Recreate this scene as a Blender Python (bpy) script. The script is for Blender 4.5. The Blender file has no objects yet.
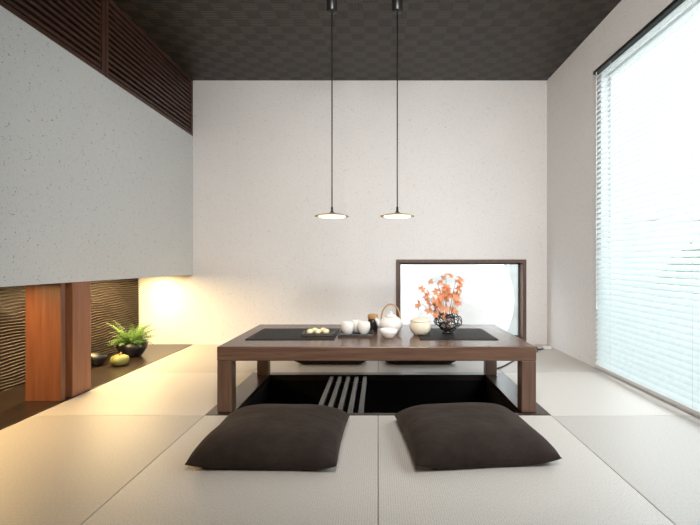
import bpy, bmesh, math, random
from mathutils import Vector, Matrix
random.seed(7)
S=bpy.context.scene
col=S.collection
try:
    S.view_settings.view_transform='Standard'
except Exception: pass

# ---------------- materials ----------------
def newmat(name):
    m=bpy.data.materials.new(name); m.use_nodes=True
    nt=m.node_tree; b=nt.nodes['Principled BSDF']
    return m,nt,b
def coords(nt,scale=(1,1,1),rot=(0,0,0)):
    tc=nt.nodes.new('ShaderNodeTexCoord'); mp=nt.nodes.new('ShaderNodeMapping')
    mp.inputs['Scale'].default_value=scale; mp.inputs['Rotation'].default_value=rot
    nt.links.new(tc.outputs['Object'],mp.inputs['Vector']); return mp.outputs['Vector']
def ramp(nt,fac,stops):
    r=nt.nodes.new('ShaderNodeValToRGB'); e=r.color_ramp.elements
    while len(e)<len(stops): e.new(0.5)
    for i,(p,c) in enumerate(stops):
        e[i].position=p; e[i].color=(c[0],c[1],c[2],1)
    nt.links.new(fac,r.inputs['Fac']); return r.outputs['Color']
def bump(nt,b,h,strength,dist=0.01,prev=None):
    n=nt.nodes.new('ShaderNodeBump'); n.inputs['Strength'].default_value=strength; n.inputs['Distance'].default_value=dist
    nt.links.new(h,n.inputs['Height'])
    if prev: nt.links.new(prev,n.inputs['Normal'])
    nt.links.new(n.outputs['Normal'],b.inputs['Normal']); return n.outputs['Normal']
def noise(nt,v,scale,detail=3,rough=.5):
    n=nt.nodes.new('ShaderNodeTexNoise'); n.inputs['Scale'].default_value=scale; n.inputs['Detail'].default_value=detail
    n.inputs['Roughness'].default_value=rough
    nt.links.new(v,n.inputs['Vector']); return n.outputs['Fac']
def mult(nt,a,b_):
    mx=nt.nodes.new('ShaderNodeMix'); mx.data_type='RGBA'; mx.blend_type='MULTIPLY'; mx.inputs[0].default_value=1
    nt.links.new(a,mx.inputs[6]); nt.links.new(b_,mx.inputs[7]); return mx.outputs[2]
def plain(name,c,rough=.5,var=.12,scale=12,bmp=0.1,metal=0,spec=.5):
    m,nt,b=newmat(name); v=coords(nt); f=noise(nt,v,scale)
    lo=[x*(1-var) for x in c]; hi=[min(1,x*(1+var)) for x in c]
    nt.links.new(ramp(nt,f,[(.3,lo),(.7,hi)]),b.inputs['Base Color'])
    b.inputs['Roughness'].default_value=rough; b.inputs['Metallic'].default_value=metal
    b.inputs['Specular IOR Level'].default_value=spec
    if bmp: bump(nt,b,noise(nt,v,scale*6),bmp,.002)
    return m
def wood(name,c1,c2,axis='x',rough=.4,sc=1.0):
    m,nt,b=newmat(name)
    s={'x':(1.2,22,22),'y':(22,1.2,22),'z':(22,22,1.2)}[axis]
    v=coords(nt,tuple(q*sc for q in s)); f=noise(nt,v,2.2,6,.65)
    nt.links.new(ramp(nt,f,[(.3,c1),(.7,c2)]),b.inputs['Base Color'])
    b.inputs['Roughness'].default_value=rough
    bump(nt,b,f,.12,.002); return m
def plaster(name,c,pit,pitc,scale,lo,hi,grain=.3):
    m,nt,b=newmat(name); v=coords(nt)
    f=noise(nt,v,1.3,3); base=ramp(nt,f,[(.3,[x*.97 for x in c]),(.7,c)])
    vo=nt.nodes.new('ShaderNodeTexVoronoi'); vo.inputs['Scale'].default_value=scale
    nt.links.new(v,vo.inputs['Vector'])
    f2=noise(nt,v,scale*.45,4)
    mt=nt.nodes.new('ShaderNodeMath'); mt.operation='ADD'
    nt.links.new(vo.outputs['Distance'],mt.inputs[0]); nt.links.new(f2,mt.inputs[1])
    pm=ramp(nt,mt.outputs[0],[(lo,(pitc,)*3),(hi,(1,1,1))])
    gr=ramp(nt,noise(nt,v,scale*1.6,3,.7),[(.35,(.92,.92,.92)),(.6,(1,1,1))])
    nt.links.new(mult(nt,mult(nt,base,pm),gr),b.inputs['Base Color'])
    b.inputs['Roughness'].default_value=.9
    n1=bump(nt,b,pm,pit,.003)
    bump(nt,b,noise(nt,v,scale*1.2,3,.6),grain,.004,n1); return m
def tatami(name,c,axis):
    m,nt,b=newmat(name); v=coords(nt)
    w=nt.nodes.new('ShaderNodeTexWave'); w.bands_direction='X' if axis=='x' else 'Y'
    w.inputs['Scale'].default_value=38; w.inputs['Distortion'].default_value=.3; w.inputs['Detail'].default_value=1
    nt.links.new(v,w.inputs['Vector'])
    st=(130,50,60) if axis=='x' else (50,130,60)
    v2=coords(nt,st); f=noise(nt,v2,2,3)
    a=nt.nodes.new('ShaderNodeMath'); a.operation='MULTIPLY_ADD'; a.inputs[1].default_value=.25
    nt.links.new(w.outputs['Fac'],a.inputs[0]); nt.links.new(f,a.inputs[2])
    nt.links.new(ramp(nt,a.outputs[0],[(.35,[x*.80 for x in c]),(.85,[min(1,x*1.10) for x in c])]),b.inputs['Base Color'])
    b.inputs['Roughness'].default_value=.42; b.inputs['Specular IOR Level'].default_value=.45
    bump(nt,b,a.outputs[0],.35,.002); return m

M_wall=plaster('plaster_pale',(.78,.76,.745),.6,.80,58,.60,.70,.6)
M_hang=plaster('plaster_speckled',(.68,.69,.685),.5,.46,66,.57,.65,.35)
M_tatA=tatami('tatami_weave_a',(.59,.55,.505),'x')
M_tatB=tatami('tatami_weave_b',(.49,.455,.415),'y')  # darker copy: sheen difference of the turned weave put into the colour
M_dwood=wood('dark_board',(.018,.011,.008),(.040,.026,.018),'y',.28)
M_table=wood('walnut_table',(.080,.042,.027),(.17,.094,.061),'x',.22)
M_tableleg=wood('walnut_leg',(.080,.041,.026),(.15,.082,.053),'z',.35)
M_post=wood('cherry_post',(.13,.042,.018),(.21,.075,.034),'z',.4)
M_post_lit=wood('cherry_post_lit',(.24,.088,.038),(.36,.14,.062),'z',.4)  # lighter copy of the post wood: colour offsets the shade on the rear board
M_louver=wood('louver_wood',(.045,.017,.011),(.09,.036,.023),'y',.45)
M_frame=wood('window_frame_wood',(.08,.045,.034),(.14,.08,.06),'z',.45)
M_black=plain('black_lacquer',(.012,.011,.011),.35)
M_bmat=plain('black_bamboo_slats',(.012,.011,.011),.5,.2,20,.1,0,.3)
M_pit=plain('pit_lining',(.004,.004,.004),.7,.1,10,0,0,.2)
M_wire=plain('black_wire',(.010,.009,.009),.4)
M_metal=plain('grey_steel',(.065,.062,.058),.3,.1,10,0,0,.6)
M_white=plain('white_porcelain',(.82,.79,.74),.25,.03)
M_cream=plain('cream_ceramic',(.80,.70,.54),.4,.05)
M_bamboo=plain('bamboo_cane',(.45,.25,.10),.5)
M_sweet=plain('yellow_sweets',(.88,.80,.50),.6)
M_cord=plain('white_plastic',(.75,.75,.74),.5,.03)
M_gourd=plain('gourd_skin',(.22,.22,.06),.5,.35,14)
M_soil=plain('soil',(.03,.02,.012),.9)

def leafmat(name,c,tr=.3,var=.65):
    m,nt,b=newmat(name); v=coords(nt); f=noise(nt,v,25)
    nt.links.new(ramp(nt,f,[(.3,[x*var for x in c]),(.7,[min(1,x*1.15) for x in c])]),b.inputs['Base Color'])
    b.inputs['Roughness'].default_value=.5
    t=nt.nodes.new('ShaderNodeBsdfTranslucent'); t.inputs['Color'].default_value=(c[0],c[1],c[2],1)
    mx=nt.nodes.new('ShaderNodeMixShader'); mx.inputs[0].default_value=tr
    out=nt.nodes['Material Output']
    nt.links.new(b.outputs[0],mx.inputs[1]); nt.links.new(t.outputs[0],mx.inputs[2]); nt.links.new(mx.outputs[0],out.inputs['Surface'])
    return m
M_fern=leafmat('fern_green',(.19,.34,.09),.3)
M_maple=leafmat('autumn_leaf',(.95,.43,.23),.5,.75)
M_hedge=leafmat('hedge_green',(.12,.20,.09),.2)
M_blind=leafmat('blind_slat_white',(.71,.79,.80),.33,1)

m,nt,b=newmat('brown_suede'); v=coords(nt)
f=noise(nt,v,9,5,.6)
f3=noise(nt,v,160,3,.7)
nt.links.new(mult(nt,ramp(nt,f,[(.3,(.022,.015,.012)),(.7,(.042,.030,.025))]),ramp(nt,f3,[(.35,(.75,.75,.75)),(.65,(1.0,1.0,1.0))])),b.inputs['Base Color'])
b.inputs['Roughness'].default_value=.9; b.inputs['Sheen Weight'].default_value=.14; b.inputs['Specular IOR Level'].default_value=.12
b.inputs['Sheen Tint'].default_value=(.5,.40,.34,1)
n1=bump(nt,b,noise(nt,v,6,4),.5,.025); bump(nt,b,f3,.3,.002,n1); M_cush=m

m,nt,b=newmat('woven_ceiling'); v=coords(nt)
ck=nt.nodes.new('ShaderNodeTexChecker'); ck.inputs['Scale'].default_value=9.3; nt.links.new(v,ck.inputs['Vector'])
def wv(d):
    w=nt.nodes.new('ShaderNodeTexWave'); w.bands_direction=d; w.inputs['Scale'].default_value=14; w.inputs['Distortion'].default_value=.3
    nt.links.new(v,w.inputs['Vector']); return w.outputs['Fac']
mx=nt.nodes.new('ShaderNodeMix'); mx.data_type='FLOAT'
nt.links.new(ck.outputs['Fac'],mx.inputs[0]); nt.links.new(wv('X'),mx.inputs[2]); nt.links.new(wv('Y'),mx.inputs[3])
a=nt.nodes.new('ShaderNodeMath'); a.operation='MULTIPLY_ADD'; a.inputs[1].default_value=.15
nt.links.new(mx.outputs[0],a.inputs[0]); 
a2=nt.nodes.new('ShaderNodeMath'); a2.operation='MULTIPLY'; a2.inputs[1].default_value=.85
nt.links.new(ck.outputs['Fac'],a2.inputs[0]); nt.links.new(a2.outputs[0],a.inputs[2])
nt.links.new(ramp(nt,a.outputs[0],[(0,(.010,.0072,.0040)),(1,(.044,.032,.019))]),b.inputs['Base Color'])
b.inputs['Roughness'].default_value=.42; b.inputs['Specular IOR Level'].default_value=.35
bump(nt,b,mx.outputs[0],.35,.005); M_ceil=m

XL=-1.85; XA=-2.40; XR=1.69; YB=4.60; ZC=2.64; YR=-1.3
ZH0=.70; ZH1=2.08
RD=.018
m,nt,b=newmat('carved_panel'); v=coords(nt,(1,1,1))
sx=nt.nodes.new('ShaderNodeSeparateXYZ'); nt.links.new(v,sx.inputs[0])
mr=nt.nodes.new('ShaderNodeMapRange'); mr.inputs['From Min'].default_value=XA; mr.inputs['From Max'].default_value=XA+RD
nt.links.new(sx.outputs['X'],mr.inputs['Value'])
nt.links.new(ramp(nt,mr.outputs[0],[(.25,(.004,.0025,.002)),(.65,(.018,.011,.007)),(.97,(.22,.145,.09))]),b.inputs['Base Color'])  # groove shade and ridge highlights are put into the colour by depth
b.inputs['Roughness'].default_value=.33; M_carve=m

def emis(name,c,s):
    m,nt,b=newmat(name); b.inputs['Base Color'].default_value=(*c,1)
    b.inputs['Emission Color'].default_value=(*c,1); b.inputs['Emission Strength'].default_value=s; return m
M_lamp=emis('lamp_glow',(1,.80,.55),3.2)
m,nt,b=newmat('clear_glass')
tr=nt.nodes.new('ShaderNodeBsdfTransparent'); gl=nt.nodes.new('ShaderNodeBsdfGlossy'); gl.inputs['Roughness'].default_value=.02
mxs=nt.nodes.new('ShaderNodeMixShader'); mxs.inputs[0].default_value=.05
nt.links.new(tr.outputs[0],mxs.inputs[1]); nt.links.new(gl.outputs[0],mxs.inputs[2]); nt.links.new(mxs.outputs[0],nt.nodes['Material Output'].inputs['Surface'])
M_glass=m
M_gravel=plain('pale_gravel',(.60,.60,.59),.9,.15,30,.4)
M_outwall=plain('pale_outdoor_wall',(.31,.32,.31),.8,.14,4)
M_jar=plain('pale_jar',(.62,.62,.61),.7,.10,5)

# ---------------- mesh helpers ----------------
def mesh_from_bm(bm,name,mat,smooth=False):
    bmesh.ops.recalc_face_normals(bm,faces=bm.faces)
    me=bpy.data.meshes.new(name); bm.to_mesh(me); bm.free()
    if mat: me.materials.append(mat)
    if smooth:
        for p in me.polygons: p.use_smooth=True
    return me
def obj(name,me,loc=(0,0,0),parent=None,label=None,cat=None,kind=None,group=None,rot=None):
    o=bpy.data.objects.new(name,me); col.objects.link(o); o.location=loc
    if rot: o.rotation_euler=rot
    if parent: o.parent=parent
    if label: o['label']=label
    if cat: o['category']=cat
    if kind: o['kind']=kind
    if group: o['group']=group
    return o
def empty(name,loc,label,cat,group=None,rot=None,kind=None):
    o=obj(name,None,loc,None,label,cat,kind,group,rot); o.empty_display_size=.05; return o
def addbox(bm,x0,x1,y0,y1,z0,z1,bev=0):
    r=bmesh.ops.create_cube(bm,size=1)
    vs=r['verts']
    for q in vs:
        q.co=Vector((x0+(q.co.x+.5)*(x1-x0),y0+(q.co.y+.5)*(y1-y0),z0+(q.co.z+.5)*(z1-z0)))
    if bev>0:
        es=list({e for q in vs for e in q.link_edges})
        bmesh.ops.bevel(bm,geom=es,offset=bev,segments=2,affect='EDGES',profile=.5)
def boxes(name,lst,mat,bev=0):
    bm=bmesh.new()
    for l in lst: addbox(bm,*l,bev=bev)
    return mesh_from_bm(bm,name,mat)
def lathe_bm(bm,prof,seg=32,c=(0,0,0),rib=None):
    rings=[]
    for r,z in prof:
        if r<1e-6: rings.append([bm.verts.new((c[0],c[1],c[2]+z))]); continue
        ring=[]
        for i in range(seg):
            a=2*math.pi*i/seg; rr=r*(rib(a) if rib else 1)
            ring.append(bm.verts.new((c[0]+rr*math.cos(a),c[1]+rr*math.sin(a),c[2]+z)))
        rings.append(ring)
    for A,B in zip(rings,rings[1:]):
        for i in range(seg):
            j=(i+1)%seg
            if len(A)==1 and len(B)==1: break
            if len(A)==1: bm.faces.new((A[0],B[i],B[j]))
            elif len(B)==1: bm.faces.new((A[i],B[0],A[j]))
            else: bm.faces.new((A[i],B[i],B[j],A[j]))
def lathe(name,prof,mat,seg=32,rib=None):
    bm=bmesh.new(); lathe_bm(bm,prof,seg,rib=rib); return mesh_from_bm(bm,name,mat,True)
def tube_bm(bm,pts,r,seg=8,closed=False):
    pts=[Vector(p) for p in pts]; n=len(pts); rings=[]
    rr=r if isinstance(r,(list,tuple)) else [r]*n
    up=Vector((0.13,0.21,.97))
    for i,p in enumerate(pts):
        if closed: t=(pts[(i+1)%n]-pts[i-1]).normalized()
        else: t=(pts[min(i+1,n-1)]-pts[max(i-1,0)]).normalized()
        if abs(t.dot(up))>.98: a=t.cross(Vector((1,0,0))).normalized()
        else: a=t.cross(up).normalized()
        bb=t.cross(a)
        rings.append([bm.verts.new(p+(a*math.cos(2*math.pi*k/seg)+bb*math.sin(2*math.pi*k/seg))*rr[i]) for k in range(seg)])
    for i in range(n if closed else n-1):
        A=rings[i];B=rings[(i+1)%n]
        for k in range(seg):
            j=(k+1)%seg; bm.faces.new((A[k],B[k],B[j],A[j]))
    if not closed:
        bm.faces.new(rings[0]); bm.faces.new(rings[-1][::-1])
def tube(name,pts,r,mat,seg=8,closed=False):
    bm=bmesh.new(); tube_bm(bm,pts,r,seg,closed); return mesh_from_bm(bm,name,mat,True)

# ---------------- room shell ----------------
wx0,wx1,wz0,wz1=.20,1.46,.05,.83
obj('wall_back',boxes('wall_back',[(XA-.1,wx0,YB,YB+.14,-.5,ZC+.1),(wx1,XR+.15,YB,YB+.14,-.5,ZC+.1),(wx0,wx1,YB,YB+.14,wz1,ZC+.1),(wx0,wx1,YB,YB+.14,-.5,wz0)],M_wall),kind='structure')
ry0,ry1,rz0,rz1=.3,3.48,.03,2.25
obj('wall_right',boxes('wall_right',[(XR,XR+.15,YR,ry0,-.5,ZC+.1),(XR,XR+.15,ry1,YB,-.5,ZC+.1),(XR,XR+.15,ry0,ry1,rz1,ZC+.1),(XR,XR+.15,ry0,ry1,-.5,rz0)],M_wall),kind='structure')
obj('wall_left',boxes('wall_left',[(XA,XL,YR,YB,ZH0,ZH1)],M_hang),kind='structure')
obj('wall_rear',boxes('wall_rear',[(XA-.1,XR+.15,YR-.1,YR,-.5,ZC+.1)],M_wall),kind='structure')
obj('ceiling',boxes('ceiling',[(XA-.1,XR+.15,YR-.1,YB+.14,ZC,ZC+.1)],M_ceil),kind='structure')
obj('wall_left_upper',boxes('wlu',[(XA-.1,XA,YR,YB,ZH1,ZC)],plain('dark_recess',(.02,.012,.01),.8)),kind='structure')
bm=bmesh.new(); ny,nz=300,500; y0,y1=1.0,YB
grid=[]
for i in range(ny+1):
    y=y0+(y1-y0)*i/ny; row=[]
    for j in range(nz+1):
        z=-.05+(ZH0+.05)*j/nz
        ph=z*2*math.pi/.042+.75*math.sin(y*5.1+z*5)+.5*math.sin(y*12.3+z*19)+.25*math.sin(y*27+z*31)
        d=RD*(1-abs(math.sin(ph)))
        row.append(bm.verts.new((XA+d,y,z)))
    grid.append(row)
for i in range(ny):
    for j in range(nz):
        bm.faces.new((grid[i][j],grid[i+1][j],grid[i+1][j+1],grid[i][j+1]))
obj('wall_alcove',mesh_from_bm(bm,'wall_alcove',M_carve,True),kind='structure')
obj('wall_alcove_backing',boxes('wab',[(XA-.1,XA,YR,YB,-.5,ZH0+1.38)],M_dwood),kind='structure')

px0,px1,py0,py1=-.93,.93,2.47,3.43
obj('floor',boxes('floor',[(XL,px0,YR,YB,-.5,-.04),(px1,XR,YR,YB,-.5,-.04),(px0,px1,YR,py0,-.5,-.04),(px0,px1,py1,YB,-.5,-.04),(px0,px1,py0,py1,-.5,-.46)],plain('subfloor',(.3,.25,.2),.9)),kind='structure')
obj('floor_alcove',boxes('floor_alcove',[(XA,XL-.004,YR,YB,-.5,.002)],M_dwood),kind='structure')

G=.0009
def mat_(x0,x1,y0,y1,m):
    cx,cy=(x0+x1)/2,(y0+y1)/2; hx,hy=(x1-x0)/2-G,(y1-y0)/2-G
    obj('tatami_mat',boxes('tatami_mat',[(-hx,hx,-hy,hy,-.04,0)],m,bev=.003),(cx,cy,0),label='borderless pale woven tatami mat on the floor',cat='tatami mat',group='tatami mats covering the floor')
mat_(px0,0,.66,py0,M_tatA); mat_(0,px1,.66,py0,M_tatA)
mat_(XL,px0,.66,py0,M_tatB); mat_(XL,px0,py0,py1,M_tatA); mat_(XL,px0,py1,YB,M_tatB)
mat_(px1,XR,.66,py0,M_tatB); mat_(px1,XR,py0,py1,M_tatA); mat_(px1,XR,py1,YB,M_tatB)
mat_(px0,0,py1,YB,M_tatA); mat_(0,px1,py1,YB,M_tatB)

pit=empty('sunken_pit',(0,2.95,-.46),'sunken leg pit with dark wooden rim under the low table','leg pit')
def loc(l): return [(a,b_,c-2.95,d-2.95,e+.46,f_+.46) for a,b_,c,d,e,f_ in l]
ix0,ix1,iy0,iy1=-.79,.785,2.505,3.36
obj('rim',boxes('rim',loc([(px0+G,ix0,py0+G,py1-G,-.04,.001),(ix1,px1-G,py0+G,py1-G,-.04,.001),(ix0,ix1,py0+G,iy0,-.04,.001),(ix0,ix1,iy1,py1-G,-.04,.001)]),M_dwood,0),parent=pit)
obj('lining',boxes('lining',loc([(px0+G,ix0,py0+G,py1-G,-.46,-.04),(ix1,px1-G,py0+G,py1-G,-.46,-.04),(ix0,ix1,py0+G,iy0,-.46,-.04),(ix0,ix1,iy1,py1-G,-.46,-.04),(ix0,ix1,iy0,iy1,-.46,-.44)]),M_pit),parent=pit)
rk=empty('slatted_rack',(-.215,2.93,-.03),'rack of five dark metal bars spanning the leg pit','rack')
for i in range(5):
    x=-.120+i*.060
    obj('bar',boxes('bar',[(x-.015,x+.015,-.425,.43,-.012,.020)],M_metal,.004),parent=rk)
for yy in (-.40,.375):
    obj('cross_rail',boxes('cross_rail',[(-.14,.14,yy,yy+.025,-.035,-.012)],M_black,.003),parent=rk)

# ---------------- low table ----------------
tx0,tx1,ty0,ty1,TZ=-.88,.865,2.51,3.42,.36
tb=empty('low_table',((tx0+tx1)/2,(ty0+ty1)/2,0),'low walnut-brown wooden table with square corner legs over the leg pit','table')
hx=(tx1-tx0)/2; hy=(ty1-ty0)/2
obj('tabletop',boxes('tabletop',[(-hx,hx,-hy,hy,TZ-.078,TZ)],M_table,.005),parent=tb)
for sx_ in(-1,1):
    for sy in(-1,1):
        xa,xb=sorted((sx_*hx,sx_*(hx-.082))); ya,yb=sorted((sy*hy,sy*(hy-.082)))
        obj('leg',boxes('leg',[(xa+.001,xb-.001,ya+.001,yb-.001,.001,TZ-.078)],M_tableleg,.004),parent=tb)

def placemat(x0,x1,y0,y1):
    cx,cy=(x0+x1)/2,(y0+y1)/2; w=(x1-x0)/2; h=(y1-y0)/2
    n=22; l=[(-w,w,-h+2*h*i/n,-h+2*h*(i+.74)/n,0,.004) for i in range(n)]
    l+=[(-w+.01,-w+.02,-h,h,.0005,.0045),(w-.02,w-.01,-h,h,.0005,.0045)]
    obj('placemat',boxes('placemat',l,M_bmat),(cx,cy,TZ),label='black slatted bamboo placemat laid on the low table',cat='placemat',group='placemats on the low table')
placemat(-.79,-.26,2.73,3.19); placemat(.25,.715,2.73,3.19)

def traymesh(w,h,mt):
    return boxes('tray',[(-w,w,-h,h,0,.008),(-w,w,-h,-h+.008,.008,.016),(-w,w,h-.008,h,.008,.016),(-w,-w+.008,-h,h,.008,.016),(w-.008,w,-h,h,.008,.016)],mt,.002)
obj('tray',traymesh(.110,.09,M_black),(-.14,2.93,TZ),label='small black lacquer tray holding white teacups',cat='tray')
cup_prof=[(0,0),(.020,0),(.024,.006),(.036,.022),(.042,.045),(.040,.072),(.036,.078),(.030,.072),(.034,.045),(.028,.02),(0,.012)]
cup_me=lathe('teacup',cup_prof,M_white)
for x,y in((-.19,2.90),(-.09,2.90),(-.135,2.972)):
    obj('teacup',cup_me,(x,y,TZ+.008),label='small round white porcelain teacup on the tray',cat='cup',group='white teacups on the tray')
tc=empty('tea_canister',(-.035,3.10,TZ),'small dark lidded tea canister on the table','tea canister')
obj('body',lathe('body',[(0,0),(.030,0),(.034,.01),(.034,.07),(.030,.078),(0,.078)],M_black),parent=tc)
obj('lid',lathe('lid',[(0,.0785),(.031,.0785),(.035,.085),(.035,.105),(.03,.112),(0,.114)],M_bamboo),parent=tc)
tp=empty('teapot',(.083,2.98,TZ),'round white porcelain teapot with arched cane handle','teapot')
Q=1.08
def q(l): return [(r*Q,z*Q) for r,z in l]
obj('body',lathe('body',q([(0,0),(.035,0),(.040,.006),(.062,.03),(.072,.055),(.066,.082),(.045,.098),(.030,.102),(0,.102)]),M_white),parent=tp)
obj('lid',lathe('lid',q([(0,.1025),(.034,.1025),(.034,.107),(.022,.115),(.008,.118),(.006,.122),(.011,.128),(.008,.133),(0,.134)]),M_white),parent=tp)
obj('spout',tube('spout',[(-.060,0,.048),(-.078,0,.062),(-.088,0,.084),(-.098,0,.099)],[.019,.015,.011,.009],M_white,12),parent=tp)
pts=[(.062*math.cos(a),0,.092+.098*math.sin(a)) for a in [math.pi*i/18 for i in range(19)]]
obj('handle',tube('handle',pts,.005,M_bamboo,8),parent=tp)
obj('tea_bowl',lathe('tea_bowl',[(0,0),(.025,0),(.03,.006),(.05,.03),(.055,.055),(.05,.055),(.045,.03),(0,.014)],M_white),(.065,2.81,TZ),label='low white porcelain tea bowl beside the teapot',cat='bowl')
cp=empty('lidded_pot',(.268,2.93,TZ),'round cream ceramic lidded pot on the table','pot')
obj('body',lathe('body',[(0,0),(.042,0),(.048,.006),(.064,.025),(.069,.050),(.064,.074),(.060,.080),(0,.080)],M_cream),(0,0,.0045),parent=cp)
obj('lid',lathe('lid',[(0,.0805),(.061,.0805),(.062,.086),(.050,.096),(.028,.102),(.010,.104),(.009,.108),(0,.110)],M_cream),(0,0,.0045),parent=cp)
obj('sweets_tray',traymesh(.10,.062,plain('dark_brown_tray',(.07,.055,.048),.35)),(-.375,2.90,TZ+.0045),label='low dark rectangular tray holding pale yellow sweets',cat='tray')
sw=bmesh.new(); bmesh.ops.create_icosphere(sw,subdivisions=3,radius=.021)
for v_ in sw.verts: v_.co.z*=.8; v_.co*=1+.05*math.sin(v_.co.x*300)*math.cos(v_.co.y*260)
swm=mesh_from_bm(sw,'sweet',M_sweet,True)
for x,y in((-.05,-.022),(0,-.026),(.05,-.02),(-.026,.026),(.026,.028)):
    obj('sweet',swm,(-.375+x,2.90+y,TZ+.0045+.0245),label='small round pale yellow sweet on the dark tray',cat='sweet',group='yellow sweets on the tray')

# ---------------- flower arrangement ----------------
fa=empty('flower_arrangement',(.45,2.97,TZ+.0045),'peach-orange autumn leaves in a black twisted wire holder','flower arrangement')
bm=bmesh.new()
lathe_bm(bm,[(0,0),(.034,0),(.038,.005),(.034,.014),(.030,.014),(.028,.006),(0,.005)],28)
for k in range(8):
    th=math.pi*k/8+random.uniform(-.2,.2); ti=random.uniform(-.9,.9); R=random.uniform(.070,.10); e=random.uniform(.5,.78)
    mt=Matrix.Rotation(th,3,'Z')@Matrix.Rotation(math.pi/2+ti,3,'X')
    pts=[Vector((0,0,.074))+mt@Vector((R*math.cos(a),R*e*math.sin(a)*(1+.3*math.sin(3*a+k)),.018*math.sin(4*a+k))) for a in [2*math.pi*i/44 for i in range(44)]]
    pts=[Vector((p.x,p.y,max(p.z,.005))) for p in pts]
    tube_bm(bm,pts,.0031,6,True)
obj('wire_vase',mesh_from_bm(bm,'wire_vase',M_wire,True),parent=fa)
stems=[];bm=bmesh.new()
tips=[(-.16,-.02,.27),(-.12,.03,.22),(-.07,.0,.33),(-.01,.02,.385),(.05,-.03,.345),(.07,.01,.29),(-.17,.0,.19),(.06,.0,.22),(-.10,-.04,.17),(-.02,.03,.25),(-.07,-.03,.24),(-.03,-.03,.31)]
for t in tips:
    t=Vector(t); p0=Vector((random.uniform(-.02,.02),random.uniform(-.02,.02),.02)); mid=Vector((t.x*.25,t.y*.25,t.z*.55))
    pts=[(p0*(1-s)**2+mid*2*s*(1-s)+t*s*s) for s in [i/10 for i in range(11)]]
    stems.append(pts); tube_bm(bm,pts,[.0024-.0012*i/10 for i in range(11)],6)
obj('stems',mesh_from_bm(bm,'stems',plain('twig',(.22,.10,.05),.7),True),parent=fa)
bm=bmesh.new()
def maple(bm,c,size,mt):
    n=5; vs=[]
    ctr=bm.verts.new(c)
    for i in range(2*n+1):
        a=math.radians(-135+270*i/(2*n)); r=size*(1 if i%2==0 else .48)
        if i%2==0: r*=(1-.35*abs(i-n)/n)
        p=Vector((r*math.sin(a),r*math.cos(a),-.25*r*r/size))
        vs.append(bm.verts.new(c+mt@p))
    for A,B in zip(vs,vs[1:]): bm.faces.new((ctr,A,B))
for pts in stems:
    for k in range(4):
        s=random.choice([7,9,10]); c=pts[s]+Vector((random.uniform(-.032,.032),random.uniform(-.03,.03),random.uniform(-.03,.03)))
        mt=Matrix.Rotation(random.uniform(-1.0,1.0),3,'Z')@Matrix.Rotation(random.uniform(.5,1.7),3,'X')@Matrix.Rotation(random.uniform(0,6.28),3,'Z')
        maple(bm,c,random.uniform(.032,.052),mt)
obj('autumn_leaves',mesh_from_bm(bm,'autumn_leaves',M_maple),parent=fa,label='peach-orange pointed autumn leaves')

# ---------------- cushions ----------------
def cushion_mesh(w,d,h,seed):
    rnd=random.Random(seed); bm=bmesh.new(); N=40
    ph=[rnd.uniform(0,6.28) for _ in range(8)]
    def pt(u,v,s):
        x=u*w/2*(1-.026*(1-v*v)-.012*abs(v)**10); y=v*d/2*(1-.026*(1-u*u)-.012*abs(u)**10)
        t=((1-abs(u)**3.9)*(1-abs(v)**3.9)); t=max(t,0)**.5
        wr=1+.035*math.sin(4*u+ph[0]+1.5*v)*math.cos(3*v+ph[1])+.022*math.sin(9*u*v+ph[2])
        c4=(abs(u)*abs(v))**3
        edge=.046*(1-.25*c4)+.003*math.sin(7*u+ph[3])*math.cos(6*v+ph[4])
        if s>0: z=edge+(h-edge)*t*wr*(1-.09*(u*u+v*v))
        else: z=edge-(edge-.0005)*min(1,t*1.8)
        return (x,y,z)
    top={};bot={}
    for i in range(N+1):
        for j in range(N+1):
            u=-math.cos(math.pi*i/N); v=-math.cos(math.pi*j/N)
            u=.5*u+.5*(-1+2*i/N); v=.5*v+.5*(-1+2*j/N)
            e=i in(0,N) or j in(0,N)
            top[i,j]=bm.verts.new(pt(u,v,1))
            bot[i,j]=top[i,j] if e else bm.verts.new(pt(u,v,-1))
    for i in range(N):
        for j in range(N):
            bm.faces.new((top[i,j],top[i+1,j],top[i+1,j+1],top[i,j+1]))
            f=(bot[i,j],bot[i,j+1],bot[i+1,j+1],bot[i+1,j])
            try: bm.faces.new(f)
            except ValueError: pass
    return mesh_from_bm(bm,'floor_cushion',M_cush,True)
LC='dark brown square floor cushion lying on the tatami'
GC='floor cushions around the low table'
obj('floor_cushion',cushion_mesh(.60,.60,.132,1),(-.45,2.08,0),label=LC,cat='cushion',group=GC,rot=(0,0,math.radians(-1.5)))
obj('floor_cushion',cushion_mesh(.60,.60,.132,2),(.41,2.10,0),label=LC,cat='cushion',group=GC,rot=(0,0,math.radians(6)))
cb=cushion_mesh(.58,.58,.10,3)
obj('floor_cushion',cb,(-.38,3.95,0),label=LC+' behind the table',cat='cushion',group=GC)
obj('floor_cushion',cb,(.34,3.95,0),label=LC+' behind the table',cat='cushion',group=GC)

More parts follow.
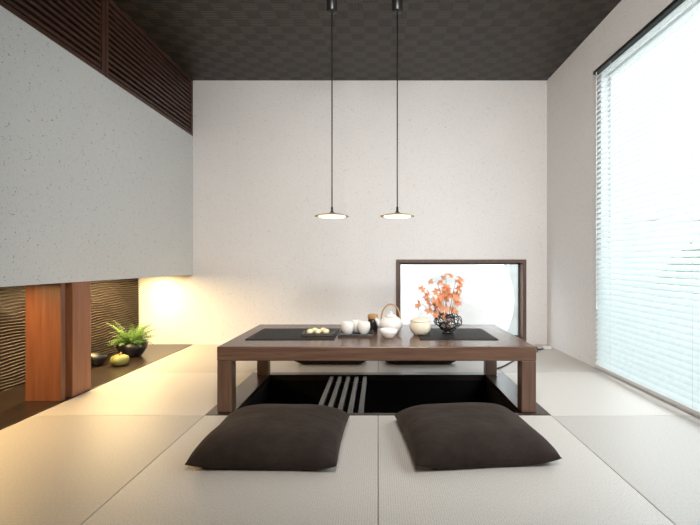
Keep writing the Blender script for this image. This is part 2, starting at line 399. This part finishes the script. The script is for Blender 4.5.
# ---------------- pendant lamps ----------------
M_brass=plain('brass_shade',(.50,.40,.28),.4,.05,6,0,.6)
def pendant(x,y):
    z0=1.135
    e=empty('pendant_lamp',(x,y,ZC),'thin flat-disc pendant lamp with black cord, glowing warm','pendant lamp',group='pendant lamps over the table')
    o=lambda z:z-ZC
    obj('canopy',lathe('canopy',[(0,0),(.034,0),(.036,-.006),(.036,-.128),(.032,-.134),(0,-.134)],M_black),parent=e)
    obj('cord',tube('cord',[(0,0,-.134),(0,0,o(1.4)),(0,0,o(z0+.052))],.0042,M_wire,8),parent=e)
    obj('stem',lathe('stem',[(0,o(z0+.06)),(.007,o(z0+.058)),(.008,o(z0+.03)),(.018,o(z0+.020)),(0,o(z0+.019))],M_black,20),parent=e)
    obj('lamp_shade',lathe('lamp_shade',[(0,o(z0+.019)),(.03,o(z0+.017)),(.075,o(z0+.009)),(.114,o(z0-.001)),(.115,o(z0-.005)),(.111,o(z0-.005)),(.075,o(z0+.004)),(0,o(z0+.010))],M_brass,48),parent=e)
    obj('diffuser',lathe('diffuser',[(0,o(z0+.0095)),(.070,o(z0+.001)),(.090,o(z0-.004)),(.088,o(z0-.010)),(.05,o(z0-.014)),(0,o(z0-.016))],M_lamp,40),parent=e,label='glowing warm white disc')
pendant(-.31,3.1); pendant(.13,3.1)

# ---------------- pillar ----------------
pi=empty('wooden_pillar',(-1.965,2.84,.002),'reddish-brown wooden pillar of two boards standing in the alcove','pillar')
H=ZH0-.002
obj('board',boxes('board',[(-.110,.100,-.135,-.095,0,H)],M_post,.003),parent=pi)
obj('board',boxes('board',[(-.110,.110,-.045,.135,0,H)],M_post_lit,.003),parent=pi)
obj('core',boxes('core',[(-.09,.060,-.094,-.046,0,H)],M_post),parent=pi)

# ---------------- louvers ----------------
def louver(y0,y1):
    cy=(y0+y1)/2; h=(y1-y0)/2; e=empty('louver_screen',(XL-.03,cy,ZH1),'dark reddish-brown wooden louver screen above the wall','louver screen',group='louver screens')
    HH=ZC-ZH1
    obj('frame',boxes('frame',[(-.025,.03,-h,-h+.035,0,HH),(-.025,.03,h-.035,h,0,HH),(-.025,.03,-h+.035,h-.035,0,.03),(-.025,.03,-h+.035,h-.035,HH-.03,HH)],M_louver),parent=e)
    bm=bmesh.new(); n=12
    for i in range(n):
        z=.035+(HH-.07)*(i+.5)/n
        addbox(bm,-.022,.022,-h+.035,h-.035,z-.010,z+.010)
    obj('slats',mesh_from_bm(bm,'slats',M_louver),parent=e)
louver(.4,3.12); louver(3.125,YB-.002)

# ---------------- windows ----------------
w1=empty('window_1',((wx0+wx1)/2,YB,wz0),None,None,kind='structure')
W=(wx1-wx0)/2; Hh=wz1-wz0
obj('frame',boxes('frame',[(-W-.02,-W+.015,-.012,.145,-.02,Hh+.02),(W-.015,W+.02,-.012,.145,-.02,Hh+.02),(-W+.015,W-.015,-.012,.145,Hh-.012,Hh+.02),(-W+.015,W-.015,-.012,.145,-.02,.012)],M_frame),parent=w1)
obj('sash',boxes('sash',[(-W+.015,-W+.03,.09,.11,.012,Hh-.012),(W-.03,W-.015,.09,.11,.012,Hh-.012),(-W+.03,W-.03,.09,.11,Hh-.03,Hh-.012),(-W+.03,W-.03,.09,.11,.012,.03)],M_metal),parent=w1)
obj('glass_pane',boxes('glass_pane',[(-W+.03,W-.03,.098,.102,.03,Hh-.03)],M_glass),parent=w1)
w2=empty('window_2',(XR,(ry0+ry1)/2,rz0),None,None,kind='structure')
L=(ry1-ry0)/2; Hh=rz1-rz0
obj('frame',boxes('frame',[(.06,.12,-L,-L+.03,0,Hh),(.06,.12,L-.03,L,0,Hh),(.06,.12,-L+.03,L-.03,0,.03),(.06,.12,-L+.03,L-.03,Hh-.03,Hh),(.07,.11,-.03,.03,.03,Hh-.03)],M_cord),parent=w2)
BE=3.505
bl=empty('venetian_blind',(XR-.028,(ry0+BE)/2,2.27),'white horizontal-slat blind lowered over the large window','blind')
LB=(BE-ry0)/2
obj('head_rail',boxes('head_rail',[(-.024,.027,-LB,LB,-.022,.003)],M_black,.002),parent=bl,label='dark thin head rail')
bm=bmesh.new(); n=58; a=math.radians(54)
for i in range(n):
    z=-.04-(2.16)*i/(n-1); prof=[]
    for k in range(5):
        s=-.0205+.041*k/4; c=.003*(1-(s/.0205)**2)
        prof.append((s*math.cos(a)-c*math.sin(a), z+s*math.sin(a)+c*math.cos(a)))
    A=[bm.verts.new((p[0],-LB+.01,p[1])) for p in prof]; B=[bm.verts.new((p[0],LB-.01,p[1])) for p in prof]
    for k in range(4): bm.faces.new((A[k],A[k+1],B[k+1],B[k]))
obj('slats',mesh_from_bm(bm,'slats',M_blind,True),parent=bl)
obj('bottom_rail',boxes('bottom_rail',[(-.018,.018,-LB+.01,LB-.01,-2.235,-2.215)],M_cord,.003),parent=bl)
obj('cord',boxes('cord',[(-.027,-.024,LB-.06,LB-.057,-1.75,-.022),(-.030,-.021,LB-.064,LB-.053,-1.80,-1.75)],M_cord),parent=bl)
obj('ladder_cords',boxes('ladder_cords',[(-.020,-.0185,y-.001,y+.001,-2.215,-.022) for y in (-LB+.2,-.5,.5,LB-.25)],M_cord),parent=bl)

# ---------------- alcove plants ----------------
pf=empty('potted_fern',(-2.15,4.02,.002),'bright green fern in a black bowl pot on the alcove board','potted plant')
obj('pot',lathe('pot',[(0,0),(.07,0),(.08,.01),(.12,.07),(.13,.12),(.122,.12),(.11,.08),(0,.08)],M_black),parent=pf)
obj('soil',lathe('soil',[(0,.085),(.10,.0825),(.112,.0815)],M_soil),parent=pf)
bm=bmesh.new()
for k in range(95):
    az=random.uniform(0,2*math.pi); Ln=random.uniform(.11,.22); up=random.uniform(.8,1.9)
    d=Vector((math.cos(az),math.sin(az),0)); sd=Vector((-d.y,d.x,0))
    n=12; P=[]
    for i in range(n+1):
        s=i/n
        P.append(Vector((0,0,.085))+d*(.03+Ln*s*.85*math.cos(up*.7*(1-s)))+Vector((0,0,Ln*(up*s-.75*s*s))))
    tube_bm(bm,P,.001,4)
    for i in range(2,n):
        wl=.024*math.sin(math.pi*(i/n)**.7)+.005
        t=(P[i+1]-P[i]).normalized()
        for sg in(-1,1):
            tip=P[i]+sd*sg*wl+t*.008+Vector((0,0,-.004)); m1=P[i]+sd*sg*wl*.55+t*.010; m2=P[i]+sd*sg*wl*.5-t*.004
            vs=[bm.verts.new(qq) for qq in (P[i],m1,tip,m2)]
            bm.faces.new(vs)
for v_ in bm.verts:
    v_.co.x=max(v_.co.x,-.225)
obj('fronds',mesh_from_bm(bm,'fronds',M_fern),parent=pf)
gd=empty('gourd',(-2.055,3.66,.002),'small green-yellow ribbed gourd beside the potted fern','gourd')
obj('body',lathe('body',[(0,.008),(.03,0),(.055,.012),(.068,.04),(.060,.068),(.035,.082),(.012,.078),(0,.074)],M_gourd,48,rib=lambda a:1+.06*abs(math.cos(4*a))),parent=gd)
obj('stem',tube('stem',[(0,0,.074),(.004,0,.09),(.012,0,.102)],[.009,.006,.007],M_bamboo,8),parent=gd)
obj('black_bowl',lathe('black_bowl',[(0,0),(.04,0),(.045,.008),(.075,.05),(.082,.085),(.076,.085),(.065,.045),(0,.02)],M_black),(-2.24,3.66,.002),label='small round black bowl beside the gourd',cat='bowl')

obj('power_adapter',boxes('power_adapter',[(-.035,.035,-.02,.02,0,.03)],M_cord,.005),(1.60,4.35,0),label='small white power adapter on the tatami',cat='adapter')
ctrl=[(1.56,4.35,.006),(1.50,4.30,.006),(1.42,4.33,.006),(1.37,4.42,.006),(1.44,4.47,.006),(1.52,4.42,.006),(1.46,4.22,.006),(1.30,4.05,.006),(1.15,3.85,.006),(1.02,3.66,.006),(.93,3.55,.006),(.84,3.48,.006)]
cur=[]
for i in range(len(ctrl)-1):
    p=[Vector(ctrl[max(0,min(len(ctrl)-1,i+k))]) for k in(-1,0,1,2)]
    for s in [qq/6 for qq in range(6)]:
        cur.append(.5*((2*p[1])+(p[2]-p[0])*s+(2*p[0]-5*p[1]+4*p[2]-p[3])*s*s+(3*p[1]-p[0]-3*p[2]+p[3])*s**3))
obj('power_cable',tube('power_cable',cur,.006,M_wire,6),label='thin black power cable curling over the tatami',cat='cable')

# ---------------- outside ----------------
obj('ground',boxes('ground',[(-12,14,YB+.14,18,-.6,-.5),(XR+.15,14,-6,YB+.14,-.6,-.5)],M_gravel),kind='structure')
obj('garden_wall',boxes('garden_wall',[(-4,8,7.9,8.05,-.5,1.55),(-4.02,8.02,7.87,8.08,1.55,1.6)],M_outwall),label='pale plastered outdoor garden wall with flat coping',cat='garden wall')
R=.90; jp=[(0,0),(.30,0),(.34,.02)]
for k in range(1,13):
    t=-1.12+ (1.12+1.10)*k/12
    jp.append((R*math.cos(t),.83+.90*math.sin(t)))
jp+=[(.36,1.66),(.36,1.74),(.31,1.74),(.31,1.62),(0,1.60)]
obj('white_fill_jar',lathe('white_fill_jar',jp,M_jar,72),(.87,6.1,-.5),label='very large pale round jar shape added outside the low window to fill it with white',cat='jar')  # added shape, sized to fill the low window with bright white
def bush(x,y,rx,ry,rz,seed):
    rnd=random.Random(seed); bm=bmesh.new()
    for k in range(900):
        a=rnd.uniform(0,6.28); u=rnd.uniform(-.6,1); r=math.sqrt(max(0,1-u*u))*rnd.uniform(.7,1)
        c=Vector((rx*r*math.cos(a),ry*r*math.sin(a),rz*(u*rnd.uniform(.8,1)+.6)))
        mt=Matrix.Rotation(rnd.uniform(0,6.28),3,'Z')@Matrix.Rotation(rnd.uniform(0,3),3,'X')
        qq=[c+mt@Vector(p)*rnd.uniform(.7,1.3) for p in((-.035,0,0),(0,.06,.01),(.035,0,0),(0,-.06,0))]
        bm.faces.new([bm.verts.new(p) for p in qq])
    tube_bm(bm,[(0,0,0),(0,0,rz*.8)],.03,6)
    obj('garden_bush',mesh_from_bm(bm,'garden_bush',M_hedge),(x,y,-.5),label='leafy green bush growing outside the window',cat='bush',group='bushes outside the windows')
bush(3.3,3.6,.6,.6,.85,1); bush(3.6,4.9,.7,.6,1.0,2); bush(4.2,6.1,.7,.7,.9,3); bush(3.1,2.4,.5,.6,.8,5)

# ---------------- lights ----------------
wd=bpy.data.worlds.new('World'); S.world=wd; wd.use_nodes=True
bg=wd.node_tree.nodes['Background']; bg.inputs[0].default_value=(.89,.96,1,1); bg.inputs[1].default_value=4.8
def area(name,loc,rot,sx,sy,p,c,portal=False,spread=None):
    l=bpy.data.lights.new(name,'AREA'); l.shape='RECTANGLE'; l.size=sx; l.size_y=sy; l.energy=p; l.color=c
    if portal: l.cycles.is_portal=True
    if spread: l.spread=math.radians(spread)
    o=bpy.data.objects.new(name,l); col.objects.link(o); o.location=loc; o.rotation_euler=rot; return o
area('window_portal',(XR+.18,(ry0+ry1)/2,(rz0+rz1)/2),(0,math.radians(90),0),2.2,3.1,10,(1,1,1),True)
area('window_portal_low',((wx0+wx1)/2,YB+.17,(wz0+wz1)/2),(math.radians(-90),0,0),1.26,.78,10,(1,1,1),True)
area('alcove_strip_light',(-2.14,3.74,.69),(0,0,0),.10,1.45,36,(1,.71,.34))
area('alcove_strip_light',(-2.08,1.85,.69),(0,0,0),.06,1.4,22,(1,.68,.30))
area('room_fill_light',(.2,.3,2.4),(math.radians(70),0,math.radians(-2)),1.0,.5,46,(1,.96,.92),False,100)  # added unseen fill that brightens the back wall

cam=bpy.data.cameras.new('Camera'); co=bpy.data.objects.new('Camera',cam); col.objects.link(co)
co.location=(0,0,.82); co.rotation_euler=(math.radians(90),0,0)
cam.sensor_width=36; cam.lens=460/700*36; cam.shift_x=-.04; cam.clip_start=.05
S.camera=co
